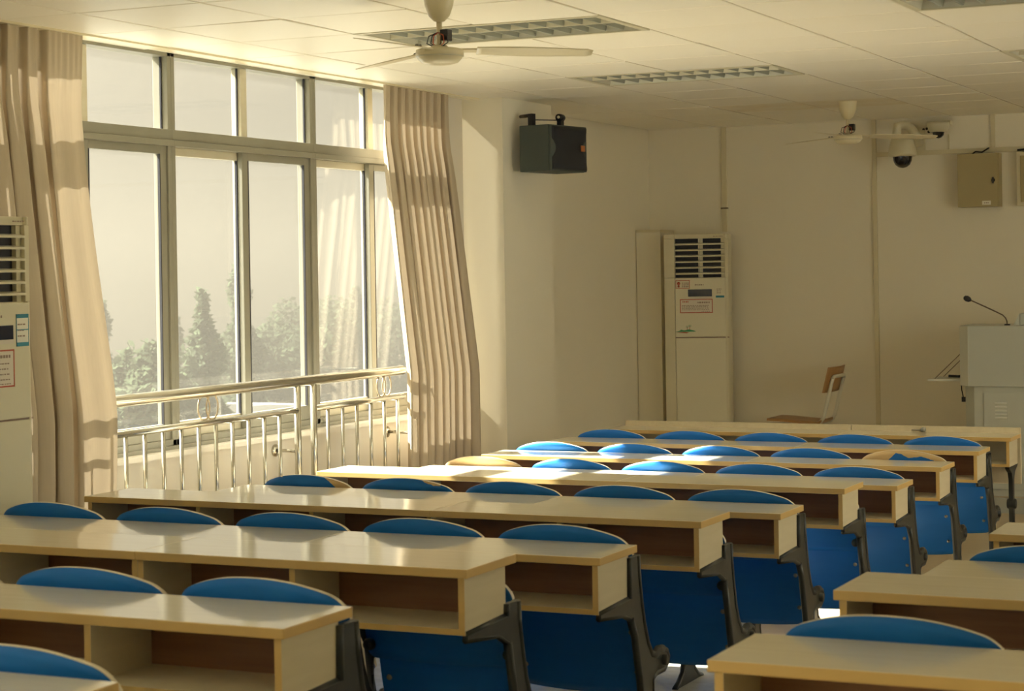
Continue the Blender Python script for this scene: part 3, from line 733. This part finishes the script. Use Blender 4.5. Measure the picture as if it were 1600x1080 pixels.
# ------------------------------------------------------------------ front wall equipment
def wall_box(name, x0, x1, z0, z1, d_, m, label, cat):
    return tag(MB().box(x0, x1, FY-d_, FY-.0005, z0, z1).build(name, m, bevel=.002), label, cat)
wall_box('cable_conduit', -2.985, -2.945, 2.05, H-.002, .018, 'conduit', 'vertical cable conduit above the far air conditioner', 'conduit')
wall_box('conduit_clip', -2.995, -2.935, 2.235, 2.247, .022, 'iron_brown', 'dark clip on the conduit above the air conditioner', 'clip')
wall_box('cable_conduit', -1.745, -1.712, .1, H-.002, .022, 'conduit', 'tall vertical cable conduit behind the wooden chair', 'conduit')
wall_box('cable_conduit', -1.712, RX, 2.606, 2.642, .022, 'conduit', 'horizontal cable conduit passing above the metal box', 'conduit')
wall_box('cable_conduit', -.822, -.792, 2.642, H-.002, .018, 'conduit', 'short vertical conduit above the metal box', 'conduit')
wall_box('cable_conduit', -1.152, -1.138, 2.642, 2.76, .012, 'conduit', 'thin short conduit under the small dome camera', 'conduit')
cb = thing('control_box', 'tan metal control box on the front wall with black lock', 'control box', (-.90, FY, 2.19))
MB().box(-.155, .155, -.12, -.0005, 0, .405).build('case', 'panel_box', cb, bevel=.003)
MB().box(-.155, .150, -.135, -.121, 0, .405).build('door', 'panel_box', cb, bevel=.003)
MB().lathe([(0, -.012), (.011, -.012), (.014, 0)], (.115, -.136, .20), 14, 0, 'y').box(.110, .120, -.156, -.137, .176, .222).build('lock', 'black', cb)
lb = MB().box(.03, .095, -.137, -.1355, .015, .045, 0); lines(lb, .045, .08, .022, .038, 1, -.137, random.Random(1), .004, 1); lb.build('label', ['sticker_white', 'print'], cb)
MB().tube([(-.06, -.05, .405), (-.03, -.06, .425), (.02, -.06, .418), (.06, -.05, .445), (.062, -.02, .45)], .006, 6).build('loose_cable', 'black', cb)
c2 = thing('control_box', 'pale wall box partly cut off by the right edge', 'control box', (-.42, FY, 2.19))
MB().box(-.205, .205, -.06, -.0005, 0, .41).build('case', 'conduit', c2, bevel=.004); MB().box(-.175, .175, -.07, -.061, .03, .38).build('door', 'panel_box', c2, bevel=.004)
MB().tube([(-.2, -.03, .425), (-.12, -.04, .43), (0, -.03, .428)], .008, 6).build('loose_cable', 'black', c2)
pz = thing('dome_camera', 'large white dome camera hanging on a curved wall arm', 'security camera', (-1.446, 12.8, 2.5))
MB().tube([(.06, .245, .20), (.06, .20, .25), (.03, .14, .315), (0, .06, .335), (-.035, 0, .325), (-.045, 0, .24)], [.05, .042, .036, .034, .034, .036], 16).build('arm', 'cam_white', pz)
MB().box(.0, .12, .238, .2495, .12, .30).build('mount_plate', 'cam_white', pz, bevel=.004)
MB().lathe([(0, .245), (.05, .243), (.085, .225), (.100, .165), (.108, .11), (.108, .095), (.09, .088), (0, .088)], n=30).build('housing', 'cam_white', pz)
MB().lathe([(0, .0), (.03, .006), (.055, .025), (.070, .055), (.074, .09)], n=28).build('dome', 'dome', pz)
sd = thing('dome_camera', 'small white dome camera high beside the curved-arm camera', 'security camera', (-1.205, 12.96, 2.725))
MB().lathe([(0, .125), (.085, .122), (.085, .10), (.070, .055), (.058, .048), (0, .048)], n=26).build('housing', 'cam_white', sd)
MB().lathe([(0, 0), (.022, .006), (.040, .024), (.046, .049)], n=22).build('dome', 'dome', sd)
MB().box(-.09, .09, .0, .0895, .105, .135).build('mount_plate', 'cam_white', sd)
for i, (x, z) in enumerate(((-1.34, 2.805), (-1.315, 2.81), (-1.30, 2.785), (-1.275, 2.815))):
    tag(MB().lathe([(0, -.008), (.009, -.007), (.011, 0)], (x, FY, z), 10, 0, 'y').build('wall_plug', 'black'), ['small black wall plug nearest the curved camera arm', 'second small black wall plug between the cameras', 'lowest small black wall plug between the cameras', 'small black wall plug nearest the small dome camera'][i], 'wall plug', 'wall plugs between the cameras')

# ------------------------------------------------------------------ lectern
le = thing('lectern', 'grey-green metal lectern on the platform at the right edge', 'lectern', (-.80, 12.02, .1))
MB().prism([(-.075, .085), (0, 0), (1.0, 0), (1.0, .55), (-.075, .55)], 'z', .782, 1.215).build('top_cabinet', 'lectern', le, bevel=.004)
MB().prism([(-.0785, .0815), (-.002, -.003), (.0, .0), (-.075, .085)], 'z', .785, 1.212).build('corner_strip', 'lectern_light', le)
MB().prism([(-.045, .10), (.03, .03), (.95, .03), (.95, .52), (-.045, .52)], 'z', 0, .782).build('body', 'lectern', le, bevel=.004)
dr = MB().box(.10, .85, .018, .029, .05, .74).build('door', 'lectern', le, bevel=.003)
lv = MB().prism([(.022, 0), (.0165, .010), (.012, .012), (.018, .020)], 'x', .18, .265).mesh('louvre', 'lectern_light')
for k in range(5): place('louvre', lv, dr, (0, 0, .545+.026*k))
MB().box(.345, .95, .10, .45, 1.2155, 1.30).build('hood', 'lectern', le, bevel=.01)
MB().prism([(.30, 1.2155), (.345, 1.30), (.345, 1.2155)], 'y', .10, .45).build('hood_slope', 'lectern_light', le)
MB().prism([(-.076, .54), (-.14, .42), (-.14, .41), (-.076, .40)], 'z', .80, 1.20).build('side_panel', 'lectern', le)
sh = MB().box(-.33, -.077, .14, .46, .812, .826).build('drop_shelf', 'lectern_light', le, bevel=.002)
for yy in (.16, .44): MB().tube([(-.28, yy, .827), (-.08, yy, 1.02)], .003, 6).build('stay', 'iron_brown', sh)
MB().tube([(-.20, .25, .842), (-.12, .25, .840), (-.09, .26, .86), (-.085, .26, .93), (-.09, .26, 1.0), (-.105, .27, 1.06), (-.085, .28, 1.13)], .010, 8).build('cable', 'black', le)
MB().tube([(-.08, .12, .80), (-.075, .11, .75), (-.065, .11, .70)], .004, 6).box(-.075, -.05, .10, .12, .665, .70).build('plug_cable', 'black', le)
MB().box(-.086, -.0765, .12, .20, .83, 1.03).build('side_opening', 'dark', le)
mk = thing('gooseneck_microphone', 'black gooseneck microphone on top of the lectern', 'microphone', (-.545, 12.14, 1.3155))
MB().lathe([(0, .010), (.020, .009), (.022, 0)], n=16).build('base', 'black', mk)
MB().tube([(0, 0, .005), (-.002, 0, .03), (-.012, 0, .055), (-.032, 0, .075), (-.10, 0, .108), (-.20, 0, .155), (-.262, 0, .183)], .0048, 8).build('gooseneck', 'iron_brown', mk)
MB().tube([(-.255, 0, .180), (-.266, 0, .185), (-.285, 0, .194), (-.302, 0, .202), (-.308, 0, .205)], [.008, .018, .022, .016, .004], 14).build('head', 'black', mk)

# ------------------------------------------------------------------ wooden chair on the platform (faces -x)
wc = thing('wooden_chair', 'wooden school chair with grey tube frame on the platform', 'chair', (-2.22, 12.66, .1))
MB().sheet(lambda u, v: (-.235+.43*u, -.19+.38*v, .462+.012*cos(pi*u)+.02*(u > .97)), lambda u, v: (0, 0, .018), 16, 10, 0, 0).build('seat', 'seat_wood', wc)
def bkf(u, v):
    z = .695+.195*v; y = -.22+.44*u
    return (.235+.05*v-.025*(1-(2*u-1)**2)*-1-.02, y, z)
bkp = MB().sheet(bkf, lambda u, v: (.012, 0, 0), 14, 8, 0, 0).build('backrest', 'seat_wood', wc)
nb = MB(); lines(nb, -.05, .05, .82, .85, 1, 0, random.Random(9), .008)
nbm = nb.build('painted_number', 'cyan', bkp); nbm.rotation_euler = (0, 0, -pi/2); nbm.location = (.258, 0, .0)
for s in (-1, 1):
    y = s*.155
    MB().tube([(.262+.02, y, .80), (.25+.02, y, .76), (.232, y, .60), (.205, y, .50), (.17, y, .455), (.10, y, .445), (-.16, y, .445)], .0145, 10).build('back_tube', 'tube_grey', wc)
    MB().tube([(-.17, y, .445), (-.19, y, .43), (-.20, y, .30), (-.21, y, .012)], .0145, 10).build('leg', 'tube_grey', wc)
    MB().tube([(.12, y, .445), (.16, y, .40), (.19, y, .25), (.22, y, .012)], .0145, 10).build('leg', 'tube_grey', wc)
    for x in (-.21, .22): MB().lathe([(0, 0), (.016, 0), (.016, .025), (.012, .03)], (x, y, 0), 10).build('foot', 'black', wc)
MB().tube([(.282, -.155, .80), (.286, -.13, .815), (.286, .13, .815), (.282, .155, .80)], .0145, 10).build('top_tube', 'tube_grey', wc)
MB().tube([(-.12, -.155, .44), (-.12, .155, .44)], .010, 8).build('cross_tube', 'tube_grey', wc)

# ------------------------------------------------------------------ outside
def ray_at(px, dist):
    d_ = Fv+Rv*((px-800)/3088.89); return CAM+d_*dist
struct(MB().box(-260, -3.9, -120, 260, -12.2, -12).build('ground_outside', 'ground'), 'grounds far below the windows')
ob = thing('bounce_building', 'added unseen building bouncing sunlight into the room from the right', 'building', (13, 4, -12))  # added out of view to throw sunlight back through the right windows
MB().box(0, 1.5, -22, 26, 0, 24).build('facade', 'bounce_facade', ob)
rf = thing('flat_roof', 'pale flat roof of the neighbouring block outside the windows', 'roof', (0, 0, 0))
MB().box(-60, -9, 2, 46, -3.2, -2.4).build('slab', 'roof', rf)
MB().box(-60, -9, 45.4, 46, -2.4, -1.9).box(-9.3, -9, 2, 46, -2.4, -2.0).build('parapet', 'parapet', rf)
for y in (16, 24, 33): MB().box(-60, -9.3, y, y+.35, -2.4, -2.15).build('roof_kerb', 'parapet', rf)
MB().box(-60, -9.2, 2.2, 45.2, -12, -3.2).build('walls', 'facade', rf)
def tree(px, dist, top, rad, label, kind, seed):
    r = random.Random(seed); c = ray_at(px, dist); zb = -12
    t = thing('tree', label, 'tree', (c.x, c.y, zb), 0, 'trees beyond the flat roof')
    h = top-zb
    MB().tube([(0, 0, 0), (.1, 0, h*.4), (0, .1, h*.9)], [.28, .2, .05], 8).build('trunk', 'bark', t)
    m = MB(); n_ = 8000
    for _ in range(n_):
        if kind == 'cone':
            f = r.random()**.6; z = h*(1-.62*f); rr = rad*(f*.9+.06)*(.75+.35*sin(z*3.3+seed))*sqrt(r.uniform(.05, 1)); an = r.uniform(0, 2*pi)
            p = Vector((rr*cos(an), rr*sin(an), z-rr*.25))
        else:
            an = r.uniform(0, 2*pi); ph_ = math.acos(r.uniform(-1, 1)); q = r.uniform(.45, 1)**.5
            bl = 1+.22*sin(3*an+seed)+.18*sin(4*ph_+seed*2)
            p = Vector((rad*q*bl*sin(ph_)*cos(an), rad*q*bl*sin(ph_)*sin(an), h-rad*1.0+rad*1.0*q*bl*cos(ph_)))
        s_ = r.uniform(.09, .19); a1 = Vector((r.gauss(0, 1), r.gauss(0, 1), r.gauss(0, .6))).normalized(); a2 = a1.cross(Vector((r.gauss(0, 1), r.gauss(0, 1), r.gauss(0, 1)))).normalized()
        m.add([p-a1*s_, p-a2*s_*.5, p+a1*s_, p+a2*s_*.5], [(0, 1, 2, 3)])
    cr = m.build('crown', 'leaf', t, recalc=False); cr['kind'] = 'stuff'
    return t
for i, (px, dist, top, rad, lab, kind) in enumerate([
    (152, 52, 1.2, 2.6, 'hazy tree partly hidden behind the near curtain', 'cone'),
    (218, 46, -.1, 1.2, 'low round hazy tree at the left of the near window', 'round'),
    (266, 56, .9, 2.3, 'taller hazy tree beside the first window post', 'cone'),
    (316, 49, 1.5, 2.3, 'pointed hazy tree just after the first window post', 'cone'),
    (374, 58, 2.2, 2.3, 'tall pointed hazy tree in the middle window', 'cone'),
    (432, 66, .2, 2.0, 'low hazy tree behind the middle window sash', 'round'),
    (500, 74, .5, 2.0, 'faint hazy tree at the second window post', 'round'),
    (556, 82, 1.3, 2.2, 'faint pointed hazy tree in the far window', 'cone'),
    (622, 90, .6, 2.6, 'faint hazy tree beside the far curtain', 'round')]):
    tree(px, dist, top, rad, lab, kind, i+3)
bc = ray_at(218, 215); bd = thing('apartment_building', 'faint distant building behind the trees in the near window', 'building', (bc.x, bc.y, -12))
MB().box(-1.7, 1.7, -2, 2, 0, 13.2).box(-2.6, -1.7, -1.5, 2, 0, 11.5).build('walls', 'facade', bd)
MB().box(-1.8, 1.8, -2.1, 2.1, 13.2, 13.5).build('roof', 'parapet', bd)
wm = MB().box(-.25, .25, -.03, .03, -.35, .35).mesh('window', 'facade_window')
for zz in range(4):
    for x in (-1.1, 0, 1.1): place('window', wm, bd, (x, -2.01, 8.4+1.3*zz))
    for y in (-1.2, 0, 1.2):
        o = place('window', wm, bd, (1.71, y, 8.4+1.3*zz)); o.rotation_euler = (0, 0, pi/2)

# ------------------------------------------------------------------ haze over the grounds
hm = bpy.data.materials.new('haze'); hm.use_nodes = True; nt = hm.node_tree; nt.nodes.clear()
ho = nt.nodes.new('ShaderNodeOutputMaterial'); hv = nt.nodes.new('ShaderNodeVolumePrincipled')
hv.inputs['Color'].default_value = (.208, .197, .171, 1); hv.inputs['Density'].default_value = .021; hv.inputs['Anisotropy'].default_value = .5
nt.links.new(hv.outputs[0], ho.inputs['Volume']); MAT['haze'] = hm
hz = MB().box(-220, -9.5, 6, 255, -11.99, 5).build('haze', 'haze'); tag(hz, 'pale haze over the grounds outside the windows', 'haze', None, 'stuff')
